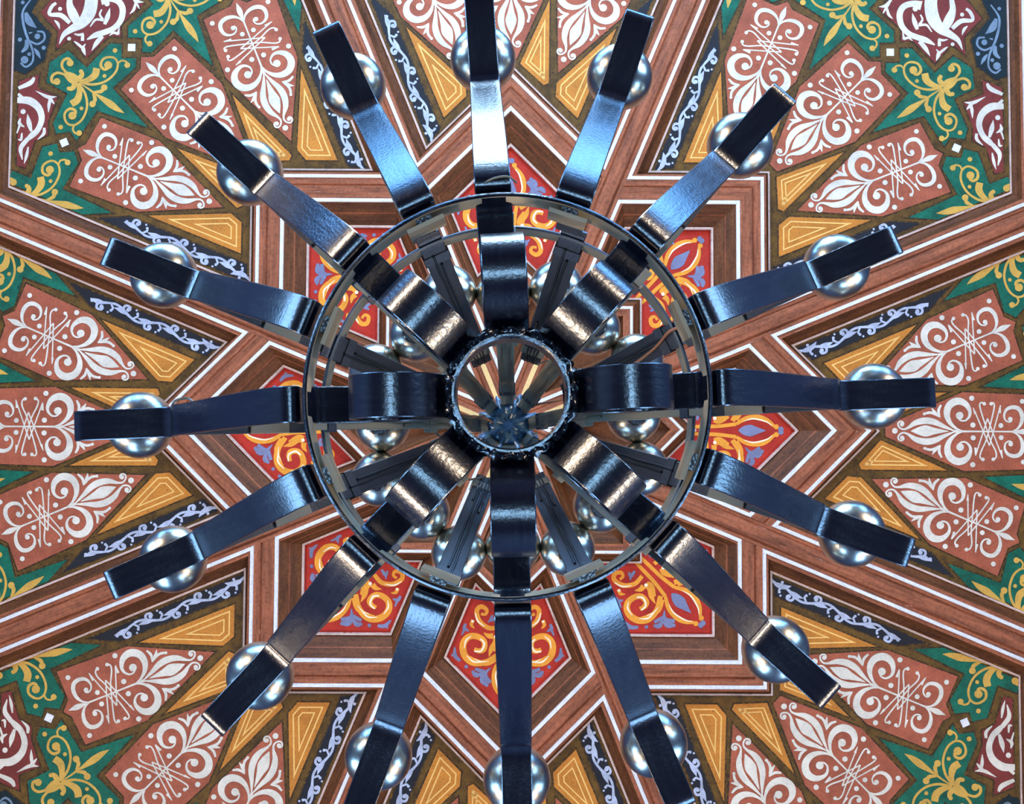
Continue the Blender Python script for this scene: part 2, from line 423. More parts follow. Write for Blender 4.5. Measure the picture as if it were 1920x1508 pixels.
FLEUR = [
    ([(-174.4,-0.7)], 5.5),
    ([(-161.2,-9.5),(-157.6,-13.9),(-160.5,-18.2),(-165.6,-17.5),(-168.5,-13.1),(-165.6,-6.9),(-158.3,-3.6),(-149.5,-6.6),(-135.0,-16.0),(-117.4,-20.0),(-99.9,-17.5),(-82.4,-9.5),(-62.0,-1.0)], [2.6,2.9,2.9,3.2,3.2,3.2,3.5,4.7,10.2,12.5,11.4,7.3,2.0]),
    ([(-160.9,-12.7)], 4.1),
    ([(-47.4,-1.0),(-59.1,-5.8),(-70.8,-16.8),(-76.3,-31.4),(-73.4,-46.0),(-63.5,-55.0),(-51.8,-56.9),(-40.1,-51.1),(-33.3,-38.7),(-34.3,-28.5),(-41.6,-20.9),(-50.3,-20.9),(-55.4,-25.5)], [2.3,4.4,8.2,11.7,13.4,14.0,13.4,10.8,7.0,5.0,3.5,3.2,2.9]),
    ([(-52.4,-29.9)], 7.3),
    ([(-89.0,-26.3),(-105.8,-35.0),(-118.6,-33.1)], [1.2,5.0,4.1]),
    ([(-118.6,-32.8)], 2.9),
    ([(-89.0,-26.3),(-98.5,-34.3),(-105.0,-44.5)], [1.8,7.0,0.9]),
    ([(-89.0,-26.3),(-91.9,-38.7),(-87.1,-50.0)], [1.5,5.3,3.5]),
    ([(46.0,-1.0),(56.2,-6.3),(63.2,-16.8),(64.9,-30.6),(59.8,-42.3),(48.9,-46.3),(37.2,-42.7),(31.4,-32.8),(32.8,-22.9),(40.1,-18.2),(46.0,-20.9)], [2.0,3.8,6.4,7.9,8.2,7.6,6.1,4.1,3.2,2.9,2.6]),
    ([(42.6,-23.8)], 4.5),
    ([(-29.2,-62.7)], 5.0),
    ([(-27.7,-12.4)], 5.0),
    ([(24.8,-11.7)], 4.7),
    ([(65.7,-57.3)], 4.7),
]
FLEUR_CORE = [
    ([(-64.9,-0.4),(-47.4,-0.4),(0.0,-0.4),(40.1,-0.4),(54.7,-0.4)], [5.8,3.8,2.9,3.2,5.0]),
    ([(53.3,-0.4),(69.3,-0.4),(86.1,-0.4)], [4.4,10.5,0.4]),
    ([(-144.4,-0.4),(-130.6,-0.7),(-116.0,-0.7),(-99.9,-0.7),(-73.7,-0.4)], [0.6,13.9,21.3,12.4,1.2]),
    ([(-26.3,-43.8),(2.9,26.3)], [2.3,2.6]),
    ([(24.8,-49.6),(2.9,26.3)], [2.3,2.6]),
    ([(-23.3,44.5),(0.0,-24.8)], [2.3,2.6]),
    ([(27.0,48.9),(0.0,-24.8)], [2.3,2.6]),
    ([(-5.8,-52.5),(-11.7,-54.7),(-13.9,-46.0),(-3.6,-10.9),(5.1,16.8),(14.6,37.2),(14.6,48.1),(8.8,52.1)], [3.8,2.6,2.9,2.6,2.6,2.9,2.9,3.5]),
    ([(6.6,-52.5),(11.7,-54.0),(12.7,-44.5),(4.4,-10.9),(-3.6,16.8),(-13.1,37.2),(-15.0,48.1),(-9.2,53.0)], [3.8,2.6,2.9,2.6,2.6,2.9,2.9,3.5]),
    ([(-27.0,-45.2),(-22.6,-33.6)], [0.9,5.0]),
    ([(24.8,-50.3),(22.9,-35.0)], [0.9,5.3]),
    ([(-24.1,45.2),(-23.3,29.9)], [0.9,5.3]),
    ([(27.3,50.3),(24.1,34.3)], [0.9,5.0]),
    ([(-5.8,-52.5)], 3.5),
    ([(7.3,-52.5)], 3.5),
    ([(9.5,51.5)], 3.5),
    ([(-9.8,52.1)], 3.5),
]

# ------------------------------------------------------------------ the room
CZ = CAMZ + 5.5                          # height of the painted panels
CX, CY = -0.0011 , -0.1680               # filled in below from the drawing centre
_d = Vector(((954.42 - 960) / FPX, (804.70 - 754) / FPX, 1.0))
_w = Matrix((_x, _y, _z)) @ _d
CX, CY = _w.x / _w.z * 5.5, _w.y / _w.z * 5.5
ROT = math.radians(0.32)
T225 = math.tan(math.radians(22.5)); C225 = math.cos(math.radians(22.5)); S225 = math.sin(math.radians(22.5))

floor = obj('floor', box_mesh('floor', -WX - .3, WX + .3, WY0 - .3, WY1 + .3, -0.2, 0, 'stone'), kind='structure', label='dark slate floor far below the chandelier', category='floor')

disc_v = [(0.62 * math.cos(2 * math.pi * i / 48), 0.62 * math.sin(2 * math.pi * i / 48), z) for z in (0.0, 0.012) for i in range(48)]  # unseen pale disc, added so the hub scrolls reflect something bright
obj('bounce_disc', mesh('bounce_disc', disc_v, [tuple(range(47, -1, -1)), tuple(range(48, 96))] + [(i, (i + 1) % 48, 48 + (i + 1) % 48, 48 + i) for i in range(48)], 'bounce'), floor)

def wall_with_holes(name, horiz, pos, a0, a1, holes, label):
    """wall in the plane y=pos (horiz) or x=pos with rectangular window openings (a,b,z0,z1)"""
    v = []; f = []
    H = CZ + 0.3
    sgn = 1 if pos > 0 else -1
    def add(a, b, z0, z1):
        k = len(v)
        lo, hi = (pos, pos + 0.3 * sgn) if sgn > 0 else (pos + 0.3 * sgn, pos)
        for z in (z0, z1):
            for p in (lo, hi):
                for t in (a, b):
                    v.append((t, p, z) if horiz else (p, t, z))
        f.extend([tuple(k + i for i in q) for q in [(0, 2, 3, 1), (4, 5, 7, 6), (0, 1, 5, 4), (2, 6, 7, 3), (0, 4, 6, 2), (1, 3, 7, 5)]])
    cur = a0
    for (a, b, z0, z1) in sorted(holes):
        add(cur, a, 0, H); add(a, b, 0, z0); add(a, b, z1, H); cur = b
    add(cur, a1, 0, H)
    obj(name, mesh(name, v, f, 'plaster'), kind='structure', label=label, category='wall')

NH = [(x - w / 2, x + w / 2, 3.9, 5.8) for x, w in NWIN]
SH = [(y - .55, y + .55, 1.65, 3.55) for y in (-1.9, 1.7)]
EH = [(x - .55, x + .55, 1.75, 3.85) for x in (-1.8, 1.8)]
wall_with_holes('wall_north', True, WY0, -WX, WX, NH, 'blue-grey plaster wall with five tall windows')
wall_with_holes('wall_south', True, WY1, -WX, WX, EH, 'blue-grey plaster wall with two windows opposite the tall ones')
wall_with_holes('wall_west', False, -WX, WY0, WY1, SH, 'blue-grey plaster side wall with two windows on the left')
wall_with_holes('wall_east', False, WX, WY0, WY1, SH, 'blue-grey plaster side wall with two windows on the right')

_wn = [0]
def window(horiz, pos, a, b, z0, z1):
    _wn[0] += 1
    sgn = 1 if pos > 0 else -1
    p0, p1 = sorted((pos + .02 * sgn, pos + .09 * sgn))
    def bx(t0, t1, y0, y1):
        return (t0, t1, p0, p1, y0, y1) if horiz else (p0, p1, t0, t1, y0, y1)
    e = 0.06
    fr = obj('window_%d' % _wn[0], box_mesh('window_head', *bx(a, b, z1 - e, z1), 'oak'), kind='structure', label='oak window frame with glazing bars', category='window')
    for q in (bx(a, b, z0, z0 + e), bx(a, a + e, z0 + e, z1 - e), bx(b - e, b, z0 + e, z1 - e)):
        obj('frame_rail', box_mesh('frame_rail', *q, 'oak'), fr)
    m = (a + b) / 2
    obj('mullion', box_mesh('mullion', *bx(m - .03, m + .03, z0 + e, z1 - e), 'oak'), fr)
    n = max(2, int((z1 - z0) / .8))
    for i in range(1, n):
        zz = z0 + (z1 - z0) * i / n
        obj('transom', box_mesh('transom', *bx(a + e, m - .03, zz - .02, zz + .02), 'oak'), fr)
        obj('transom', box_mesh('transom', *bx(m + .03, b - e, zz - .02, zz + .02), 'oak'), fr)
for h in NH: window(True, WY0, *h)
for h in EH: window(True, WY1, *h)
for h in SH: window(False, -WX, *h); window(False, WX, *h)

# ------------------------------------------------------------------ painted ceiling
ceiling = obj('ceiling', box_mesh('ceiling', -WX - .3, WX + .3, WY0 - .3, WY1 + .3, 0.06, 0.26, 'brownplain'), loc=(0, 0, CZ), kind='structure',
              label='boarded ceiling painted with an eight pointed star and scrollwork panels', category='ceiling')

def corner(T, d):
    """where the 45 degree line u+v=T meets the line at distance d from the 22.5 degree ray"""
    u = (T - d / C225) / (1 + T225)
    return (u, T - u)
def hexa(Ti, To, d):
    a = corner(Ti, d); b = corner(To, d)
    return [(Ti, 0), a, b, (To, 0), (b[0], -b[1]), (a[0], -a[1])]
def kite(To, d):
    b = corner(To, d)
    return [(-d / C225 / T225, 0), b, (To, 0), (b[0], -b[1])]

def ring_boards(name, rings, mats, edges=None):
    """mitred moulding boards: rings = [(outline, z)], one mesh per edge"""
    n = len(rings[0][0]); out = []
    for e in (edges if edges is not None else range(n)):
        v = []; f = []; mi = []; used = []
        for j, (P, z) in enumerate(rings):
            for q in (P[e], P[(e + 1) % n]): v.append((q[0] * PX, q[1] * PX, z))
        for j in range(len(rings) - 1):
            f.append((2 * j, 2 * j + 1, 2 * j + 3, 2 * j + 2))
            if mats[j] not in used: used.append(mats[j])
            mi.append(used.index(mats[j]))
        a, b = rings[0][0][e], rings[0][0][(e + 1) % n]
        out.append(mesh(name, v, f, used, mi, along=(b[0] - a[0], b[1] - a[1])))
    return out

ZF = -0.045                              # face of the frames, below the painted panels
# outer painted panels: frame profile
def R_out(a, b, c): return hexa(695 - a, 1340 + c, -58 + b)
outer_rings = [(R_out(0, 0, 0), 0.02), (R_out(0, 0, 0), -0.008), (R_out(5, 4, 4), -0.008), (R_out(6, 6, 6), -0.003), (R_out(12, 15, 15), -0.020), (R_out(15, 22, 22), ZF), (R_out(20, 29, 29), ZF)]
outer_boards = ring_boards('moulding_board', outer_rings, ['thinwhite', 'thinwhite', 'bevel', 'bevel', 'bevel', 'brown'])
outer_beads = ring_boards('white_bead', [(R_out(20, 29, 29), ZF), (R_out(21, 29.6, 29.6), ZF - .005), (R_out(29, 35.4, 35.4), ZF - .005), (R_out(30, 36, 36), ZF)], ['white'] * 3)
# red coffers
def R_red(a, b, c): return hexa(353 - a, 539 + c, -57 + b)
red_rings = [(R_red(0, 0, 0), 0.05), (R_red(0, 0, 0), 0.012), (R_red(5, 4, 6), 0.012), (R_red(6, 5, 8), 0.018), (R_red(15, 14, 34), -0.012), (R_red(16, 15.5, 37), -0.018), (R_red(25, 24, 60), ZF), (R_red(27, 28, 61), ZF)]
red_boards = ring_boards('moulding_board', red_rings, ['thinwhite', 'thinwhite', 'bevel', 'bevel', 'brown', 'bevel', 'brown'])
red_beads = ring_boards('white_bead', [(R_red(27, 28, 61), ZF), (R_red(28, 28.6, 62), ZF - .005), (R_red(34, 34.4, 71), ZF - .005), (R_red(35, 35, 72), ZF)], ['white'] * 3)
# small brown coffers round the centre
br_rings = [(kite(272, -57), 0.03), (kite(296, -40), -0.02), (kite(300, -36), ZF), (kite(318, -29), ZF)]
br_boards = ring_boards('moulding_board', br_rings, ['bevel', 'bevel', 'brown'])
br_beads = ring_boards('white_bead', [(kite(318, -29), ZF), (kite(318, -28.4), ZF - .005), (kite(318, -22.6), ZF - .005), (kite(318, -22), ZF)], ['white'] * 3, edges=(0, 3))
# boards of the big star between the two white lines
def star_board(sg):
    a, b = corner(665, -22), corner(611, -22)
    m0, m1 = (650, 0), (626, 0)
    c0, c1 = corner(650, -22), corner(626, -22)
    rows = [((665, 0), a, ZF), (m0, c0, ZF), ((646, 0), corner(646, -22), ZF + .006), ((642, 0), corner(642, -22), ZF - .006), ((611, 0), b, ZF - .004)]
    v = []; f = []
    for p, q, zz in rows: v += [(p[0] * PX, p[1] * sg * PX, zz), (q[0] * PX, q[1] * sg * PX, zz)]
    for j in range(len(rows) - 1): f.append((2 * j, 2 * j + 1, 2 * j + 3, 2 * j + 2))
    return mesh('star_board', v, f, 'brown', along=(1, -sg))
star_boards = [star_board(1), star_board(-1)]
# radial beam along the 22.5 degree ray
def beam_mesh():
    rows = [(-22, ZF), (-16, ZF), (-14, ZF + .006), (-11, ZF - .005), (-3, ZF - .007), (3, ZF - .007), (11, ZF - .005), (14, ZF + .006), (16, ZF), (22, ZF)]
    v = []; f = []
    for d, zz in rows:
        s = abs(d) / T225
        v += [(s * PX, d * PX, zz), (1376 * PX, d * PX, zz)]
    for j in range(len(rows) - 1): f.append((2 * j, 2 * j + 1, 2 * j + 3, 2 * j + 2))
    return mesh('beam', v, f, 'brown', along=(1, 0))
beam_me = beam_mesh()
yl = Flat(); yl.stroke([(18, 0), (95, 0), (172, 0)], [5, 9, 9]); yellow_me = yl.build('yellow_line', 'straw', ZF - .009)
# side lines worn pale
# painted fields of one panel (upper half; the lower half mirrors it)
KM = [(706, -10), (852, -74), (979, -70), (981, -17), (997, 0), (981, 17), (979, 70), (852, 74), (706, 10)]
KS = [(680, 90), (855, 87), (966, 135), (949, 190), (954, 207), (932, 217), (912, 269), (787, 211)]
GS = [(1042, 9), (1058, 24), (1055, 88), (1104, 90), (1112, 131), (1088, 162), (1045, 148), (1022, 207), (1004, 217), (987, 195), (967, 199), (981, 131), (890, 85), (992, 80), (990, 20), (1003, 9), (1022, 28)]
GB = [(820, 247), (857, 289), (1003, 347), (1010, 325), (975, 310), (1003, 253), (989, 229), (973, 238), (955, 216), (933, 227), (918, 282)]
D1 = [(1053, 0), (1070, 15), (1069, 75), (1118, 71), (1122, 104), (1145, 78), (1195, 77), (1201, 25), (1216, 0)]
D1 = D1 + [(x, -y) for x, y in D1[-2:0:-1]]
D2 = [(1013, 230), (1032, 212), (1053, 166), (1092, 182), (1110, 161), (1126, 198), (1012, 312), (997, 303), (1022, 256)]
BC = [(1207, 88), (1151, 92), (1122, 136), (1129, 180), (1149, 189), (1262, 76), (1250, 40), (1222, 50)]
ST = [(543, 156), (570, 134), (790, 228), (828, 271)]
OO = [(767, 201), (660, 87), (634, 85), (592, 127)]
OI = [(822, 73), (660, 72), (656, 62), (697, 17)]
def square(cx, cy, r, deg):
    return [(cx + r * math.cos(math.radians(deg + 90 * i)), cy + r * math.sin(math.radians(deg + 90 * i))) for i in range(4)]
panel_me = slab('painted_panel', hexa(694, 1341, -57), 'olive', 0.012, 0.0)
fields = [('terracotta_field', KM, 'terracotta', 0)]
for nm, P, mt in (('terracotta_field', KS, 'terracotta'), ('green_field', GS, 'green'), ('green_field', GB, 'green'), ('maroon_field', D2, 'maroon'),
                  ('blue_field', BC, 'petrol'), ('dark_field', ST, 'night'), ('orange_field', OO, 'orange'), ('orange_field', OI, 'orange'), ('white_square', square(980.5, 218, 10, 23), 'squarewhite')):
    fields += [(nm, P, mt, 1), (nm, mir(P), mt, 1)]
fields += [('maroon_field', D1, 'maroon', 0), ('white_square', square(1023.5, 0, 10, 0), 'squarewhite', 0)]
field_me = [(nm, slab(nm, P, mt, 0.0, -0.0020)) for nm, P, mt, _ in fields]

ZO = -0.0028
orn_me = []
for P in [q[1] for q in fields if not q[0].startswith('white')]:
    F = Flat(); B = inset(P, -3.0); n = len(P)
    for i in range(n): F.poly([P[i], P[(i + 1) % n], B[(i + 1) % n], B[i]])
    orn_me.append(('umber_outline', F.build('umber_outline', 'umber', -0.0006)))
def fleur(t, name='cream_flourish'):
    F = Flat(); F.draw(FLEUR_CORE, t); F.draw(FLEUR, t)
    F.draw([(([(x, -y - 0.8) for x, y in p]), w) for p, w in FLEUR[1:]], t)
    orn_me.append((name, F.build(name, 'cream', ZO)))
fleur(xform(898, 0, 0))
fleur(xform(866, 169, 23)); fleur(flipv(xform(866, 169, 23)))
def goldstar(ox, oy, deg, fv, keep=None):
    t = xform(ox, oy, deg)
    if fv: t = flipv(t)
    F = Flat()
    A = [([(x, y - 4.6) for x, y in p], w) for p, w in GOLD]
    B = [([(x, -y) for x, y in p], w) for p, w in A if not (isinstance(w, list) and max(abs(q[1]) for q in p) < 2.5)]
    F.draw(A, t, keep); F.draw(B, t, keep)
    orn_me.append(('gold_flourish', F.build('gold_flourish', 'gold', ZO)))
inpanel = lambda x, y: abs(y) * C225 - x * S225 < -38
for fv in (0, 1):
    goldstar(889, 87.5, 11.25, fv)
    goldstar(819, 249, 33.75, fv, inpanel)
def simple(name, strokes, mat, z=ZO, both=False, t=lambda x, y: (x, y), s=1.0):
    for fv in ((0, 1)):
        F = Flat(); F.draw(strokes, flipv(t) if fv else t, None, s)
        orn_me.append((name, F.build(name, mat, z)))
F = Flat(); F.draw(DRAGON, s=.82); beast_me = [F.build('cream_beast', 'cream', ZO)]
F = Flat(); F.draw(DRAGON, lambda x, y: (x, -y), s=.82); beast_me.append(F.build('cream_beast', 'cream', ZO))
simple('cream_beast', DRAGON_HALF, 'cream', s=.85)
simple('vine_scroll', BLUEVINE, 'steelblue')
# vine of the dark strips along the beams: drawn in (l along, d across)
def vine():
    S = []
    L0, n, per = 562, 5, 49.0
    y = lambda l: -78 + 7.5 * math.sin(2 * math.pi * (l - L0) / (2 * per) + .6)
    ls = [L0 + 4 * i for i in range(62)]
    S.append(([(l, y(l)) for l in ls], [1.5 + min(3.2, (l - L0) * .12) if l < 780 else max(1.6, (808 - l) * .12) for l in ls]))
    S.append(([(560, -68), (573, -74), (588, -72), (598, -66)], [1, 8, 9, 1])); S.append(([(580, -66)], 3))
    for i in range(n):
        l = L0 + per * (i + .55); d = y(l); s = -1 if d > -78 else 1
        S.append(([(l - 4, y(l - 4)), (l + 11, d + s * 4), (l + 21, d + s * 10), (l + 19, d + s * 18), (l + 10, d + s * 18), (l + 8, d + s * 12)], [3.5, 5.4, 5.4, 5, 4, 3])); S.append(([(l + 12, d + s * 12.5)], 4.2))
        S.append(([(l + 8, y(l + 8)), (l + 22, y(l + 22) - s * 3.5), (l + 38, y(l + 38) - s * 7)], [2.5, 10, 1]))
        S.append(([(l - 2, d), (l - 9, d + s * 7), (l - 8, d + s * 12)], [3, 4.5, 3])); S.append(([(l - 7.5, d + s * 12)], 2.9))
        S.append(([(l - 3, d + s * 17.5)], 2.2))
    S.append(([(806, y(806)), (812, y(806) + 5), (818, y(806) + 3)], [2.5, 3, 3])); S.append(([(818, y(806) + 1)], 3.6))
    keep = []
    for p, w in S:
        if all(-93 < q[1] < -63 for q in p): keep.append((p, w))
        else: keep.append(([(q[0], min(-64.5, max(-92, q[1]))) for q in p], w))
    return keep
tv = lambda l, d: (l * C225 - d * S225, l * S225 + d * C225)
simple('vine_scroll', vine(), 'silverblue', t=tv, s=.95)
for P in (OO, OI):
    for Q in (P, mir(P)):
        F = Flat()
        for dd, ww in ((9, 2.6), (19 if P is OO else 16, 2.4)):
            A = inset(Q, dd - ww / 2); B = inset(Q, dd + ww / 2)
            n = len(A)
            for i in range(n):
                F.poly([A[i], A[(i + 1) % n], B[(i + 1) % n], B[i]])
        orn_me.append(('orange_line', F.build('orange_line', 'orangeline', ZO)))

red_me = slab('red_coffer', hexa(352, 540, -56), 'red', 0.062, 0.030)
red_orn = []
def redpart(name, lists, mat, z, s=1.0):
    F = Flat()
    for st in lists:
        F.draw(st, lambda x, y: (x, y), None, s); F.draw(st, lambda x, y: (x, -y), None, s)
    red_orn.append((name, F.build(name, mat, z)))
STEM = [([(330, 6), (360, 7), (395, 8), (428, 12)], [4, 7, 7, 7])]
redpart('amber_scroll', [REDSCROLL, PALM, STEM], 'amber', 0.0292)
redpart('highlight', [REDLIGHT, PALMLIGHT], 'amberlight', 0.0286)
redpart('slate_leaf', [REDBLUE, PALMBLUE], 'slate', 0.0290)
small_me = slab('small_coffer', kite(273, -56), 'beveldark', 0.05, 0.028)

for k in range(8):
    a = math.radians(45 * k) + ROT
    p = obj('painted_panel', panel_me, ceiling, loc=(CX, CY, 0), rotz=a)
    for nm, me in field_me: obj(nm, me, p)
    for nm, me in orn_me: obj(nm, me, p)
    obj('cream_beast', beast_me[1 if k in (5, 1) else 0], p)
    r = obj('red_coffer', red_me, ceiling, loc=(CX, CY, 0), rotz=a)
    for nm, me in red_orn: obj(nm, me, r)
    obj('small_coffer', small_me, ceiling, loc=(CX, CY, 0), rotz=a)
    b = obj('trim_%d' % (k + 1), beam_me, None, loc=(CX, CY, CZ), rotz=a + math.radians(22.5), kind='structure',
            label='red-brown ceiling beam with white edge lines running %s from the star' % ('right and slightly down', 'down and slightly right', 'down and slightly left', 'left and slightly down', 'left and slightly up', 'up and slightly left', 'up and slightly right', 'right and slightly up')[k], category='beam')
    obj('yellow_line', yellow_me, b)
    back = -math.radians(22.5)
    for boards, beads in ((outer_boards, outer_beads), (red_boards, red_beads)):
        for me, be in zip(boards, beads):
            q = obj('moulding_board', me, b, rotz=back); obj('white_bead', be, q)
    for i, me in enumerate(br_boards):
        q = obj('moulding_board', me, b, rotz=back)
        if i in (0, 3): obj('white_bead', br_beads[0 if i == 0 else 1], q)
    for me in star_boards: obj('star_board', me, b, rotz=back)

# ------------------------------------------------------------------ chandelier
AX, AY = -0.002, -0.0794                 # its vertical axis
chandelier = obj('chandelier', None, loc=(AX, AY, CAMZ + 1.262),
                 label='black wrought iron ring chandelier with sixteen scroll arms and silvered globe bulbs', category='chandelier')
Z0 = 1.262                               # heights below are measured from the lens

def strip_mesh(name, prof, w, t, mat, n=8, w2=None, dense=True):
    """flat iron bar bent along prof [(r,z)], width across, thickness t on the far side"""
    P = catmull(prof, n) if dense else prof
    v = []; f = []
    c = min(t * 0.25, 0.0012)
    N = len(P)
    for i, (r, z) in enumerate(P):
        r0, z0 = P[max(i - 1, 0)]; r1, z1 = P[min(i + 1, N - 1)]
        d = math.hypot(r1 - r0, z1 - z0) or 1
        nr, nz = (z1 - z0) / d, -(r1 - r0) / d     # towards the viewer for an outward running bar
        ww = (w + ((w2 - w) * i / (N - 1) if w2 else 0)) / 2
        sec = [(-ww + c, 0), (ww - c, 0), (ww, c), (ww, t - c), (ww - c, t), (-ww + c, t), (-ww, t - c), (-ww, c)]
        for y, k in sec: v.append((r - nr * k, y, z - nz * k - Z0))
    for i in range(N - 1):
        for j in range(8):
            f.append((8 * i + j, 8 * i + (j + 1) % 8, 8 * i + 8 + (j + 1) % 8, 8 * i + 8 + j))
    f.append(tuple(range(7, -1, -1))); f.append(tuple(range(8 * N - 8, 8 * N)))
    return mesh(name, v, f, mat, smooth=25)

def tube_mesh(name, path, rad, mat, n=6, k=5):
    P = [Vector(p) for p in catmull(path, k)]
    v = []; f = []
    for i, p in enumerate(P):
        t = (P[min(i + 1, len(P) - 1)] - P[max(i - 1, 0)]).normalized()
        a = t.cross(Vector((0, 0, 1)))
        if a.length < 1e-3: a = Vector((1, 0, 0))
        a.normalize(); b = t.cross(a)
        for j in range(n):
            q = p + rad * (a * math.cos(2 * math.pi * j / n) + b * math.sin(2 * math.pi * j / n))
            v.append((q.x, q.y, q.z - Z0))
    for i in range(len(P) - 1):
        for j in range(n): f.append((n * i + j, n * i + (j + 1) % n, n * i + n + (j + 1) % n, n * i + n + j))
    f.append(tuple(range(n - 1, -1, -1))); f.append(tuple(range(len(v) - n, len(v))))
    return mesh(name, v, f, mat, smooth=50)

def lathe_mesh(name, prof, cx, mat, n=28, wob=None, sm=40, inner=None):
    v = []; f = []
    for i, (r, z) in enumerate(prof):
        for j in range(n):
            a = 2 * math.pi * j / n
            rr, zz = (r, z) if wob is None else wob(r, z, a, i)
            v.append((cx + rr * math.cos(a), rr * math.sin(a), zz - Z0))
    m = len(prof)
    for i in range(m - 1):
        for j in range(n): f.append((n * i + j, n * i + (j + 1) % n, n * i + n + (j + 1) % n, n * i + n + j))
    return mesh(name, v, f, mat, [1 if i == inner else 0 for i in range(m - 1) for j in range(n)] if inner is not None else None, smooth=sm)

def band(name, r, z0, z1, t, mat, n=128):
    c = 0.0021
    prof = [(r - t, z0 + c), (r - t + c, z0), (r - c, z0), (r, z0 + c), (r, z1 - c), (r - c, z1), (r - t + c, z1), (r - t, z1 - c), (r - t, z0 + c)]
    return lathe_mesh(name, prof, 0, mat, n, sm=30, inner=7 if isinstance(mat, list) else None)

# rings
obj('hoop_ring', band('hoop_ring', .2340, 1.333, 1.385, .005, ['iron', 'khaki']), chandelier, label='lower iron hoop below the arms')
obj('hoop_ring', band('hoop_ring', .2800, 1.745, 1.798, .005, ['ironmatt', 'zinc']), chandelier, label='upper iron hoop behind the arms')
obj('hub_ring', band('hub_ring', .0680, 1.296, 1.350, .0066, 'iron', 64), chandelier, loc=(.004, 0, 0))
rw = random.Random(3)
_ph = [rw.uniform(0, 6.28) for _ in range(6)]
def lump(r, z, a, i):
    k = .0018 * math.sin(29 * a + _ph[0] + i) + .0016 * math.sin(17 * a + _ph[1] - i * .8) + .0014 * math.sin(41 * a + _ph[2] + 2 * i)
    return r + k, z + .8 * k
obj('weld_bead', lathe_mesh('weld_bead', [(.0695 + .0052 * math.cos(b), 1.303 + .0060 * math.sin(b)) for b in [2 * math.pi * i / 10 for i in range(11)]], 0, 'ironrough', 220, lump, 180), chandelier, loc=(.004, 0, 0))

# arm bar with its stepped candle shelf
ARM = [(.2385, 1.384), (.2385, 1.368), (.2392, 1.352), (.246, 1.343), (.262, 1.347), (.290, 1.374), (.330, 1.425), (.372, 1.485), (.412, 1.545),
       (.440, 1.585), (.4575, 1.607), (.4615, 1.618), (.4620, 1.629), (.4645, 1.640), (.471, 1.649), (.482, 1.6545), (.495, 1.656), (.520, 1.656), (.560, 1.656), (.592, 1.657), (.606, 1.661), (.613, 1.670), (.6155, 1.684)]
arm_me = strip_mesh('arm', ARM, .0425, .006, 'iron', n=7)
brace_me = strip_mesh('arm_brace', [(.285, 1.742), (.330, 1.712), (.380, 1.675), (.430, 1.640), (.452, 1.627)], .040, .005, 'ironmatt', n=5)
plate_me = strip_mesh('cable_plate', [(.318, 1.7155), (.365, 1.6805)], .0405, .004, 'zinc', n=4)
def globe(cx, cz, r):
    prof = []
    for i in range(19):
        b = math.pi * i / 18
        prof.append((max(r * math.sin(b), .0003), cz - r * math.cos(b)))
    return lathe_mesh('light_bulb', prof, cx, 'silver', 36, sm=180)
bulb_me = globe(0.0, 1.716, .0488)
cup_me = lathe_mesh('bulb_socket', [(.0003, 1.6625), (.019, 1.6625), (.022, 1.668), (.022, 1.676), (.016, 1.680), (.0003, 1.680)], 0.0, 'iron', 24)
DA = [-2.2, -2.75, -3.2, -1.1, -1.4, -2.0, -2.0, -1.5, -2.3, -1.05, -2.3, -3.0, -4.05, -4.0, -3.8, -1.1]
RT = [.607, .601, .608, .606, .610, .610, .606, .619, .619, .625, .609, .615, .606, .601, .606, .608]
RBU = [.536, .532, .520, .525, .532, .532, .525, .532, .537, .544, .519, .534, .524, .523, .522, .528]
for k in range(16):
    a = math.radians(22.5 * k + DA[k])
    arm = obj('arm', arm_me, chandelier, rotz=a)
    arm.scale = (1, 1, 1)
    sc = 1 + (RT[k] - .611) * .9
    arm.scale = (sc, 1, 1)
    obj('cable_plate', plate_me, arm)
    obj('arm_brace', brace_me, arm)
    for nm, me in (('bulb_socket', cup_me), ('light_bulb', bulb_me)):
        o = obj(nm, me, arm, loc=(RBU[k] / sc, 0, 0)); o.scale = (1 / sc, 1, 1)

# scroll loops on the hub and straps to the lower hoop
LOOP = [(.0665, 1.330), (.078, 1.309), (.094, 1.283), (.114, 1.267), (.135, 1.2625), (.155, 1.268), (.171, 1.283), (.1805, 1.303), (.182, 1.324), (.175, 1.344), (.160, 1.355), (.143, 1.354), (.131, 1.343), (.129, 1.329), (.137, 1.320), (.147, 1.321)]
loop_me = strip_mesh('hub_scroll', LOOP, .0495, .005, 'iron', n=7)
STRAP = [(.2285, 1.338), (.2285, 1.352), (.2280, 1.368), (.2235, 1.379), (.212, 1.385), (.192, 1.395), (.160, 1.412), (.125, 1.412), (.090, 1.390), (.0685, 1.352)]
strap_me = strip_mesh('hoop_strap', [(r, z) for r, z in STRAP][::-1], .0435, .005, 'iron', n=6)
clamp_me = box_mesh('clamp_plate', .2165, .2215, -.023, .023, 1.337 - Z0, 1.382 - Z0, 'khaki')
packer_me = box_mesh('clamp_packer', .2215, .2292, -.010, .010, 1.345 - Z0, 1.378 - Z0, 'ironrough')
LA = [-2.5, 0, -3.0, 0, -1.0, 0, -2.5, 0, -1.5, 0, -2.5, 0, -3.2, 0, -3.2, 0]
for k in range(0, 16, 2):
    a = math.radians(22.5 * k + LA[k])
    obj('hub_scroll', loop_me, chandelier, loc=(.004, 0, 0), rotz=a)
    obj('hoop_strap', strap_me, chandelier, rotz=math.radians(22.5 * k + DA[k]))
for k in range(1, 16, 2):
    q = obj('clamp_plate', clamp_me, chandelier, rotz=math.radians(22.5 * k + DA[k]))
    obj('clamp_packer', packer_me, q)

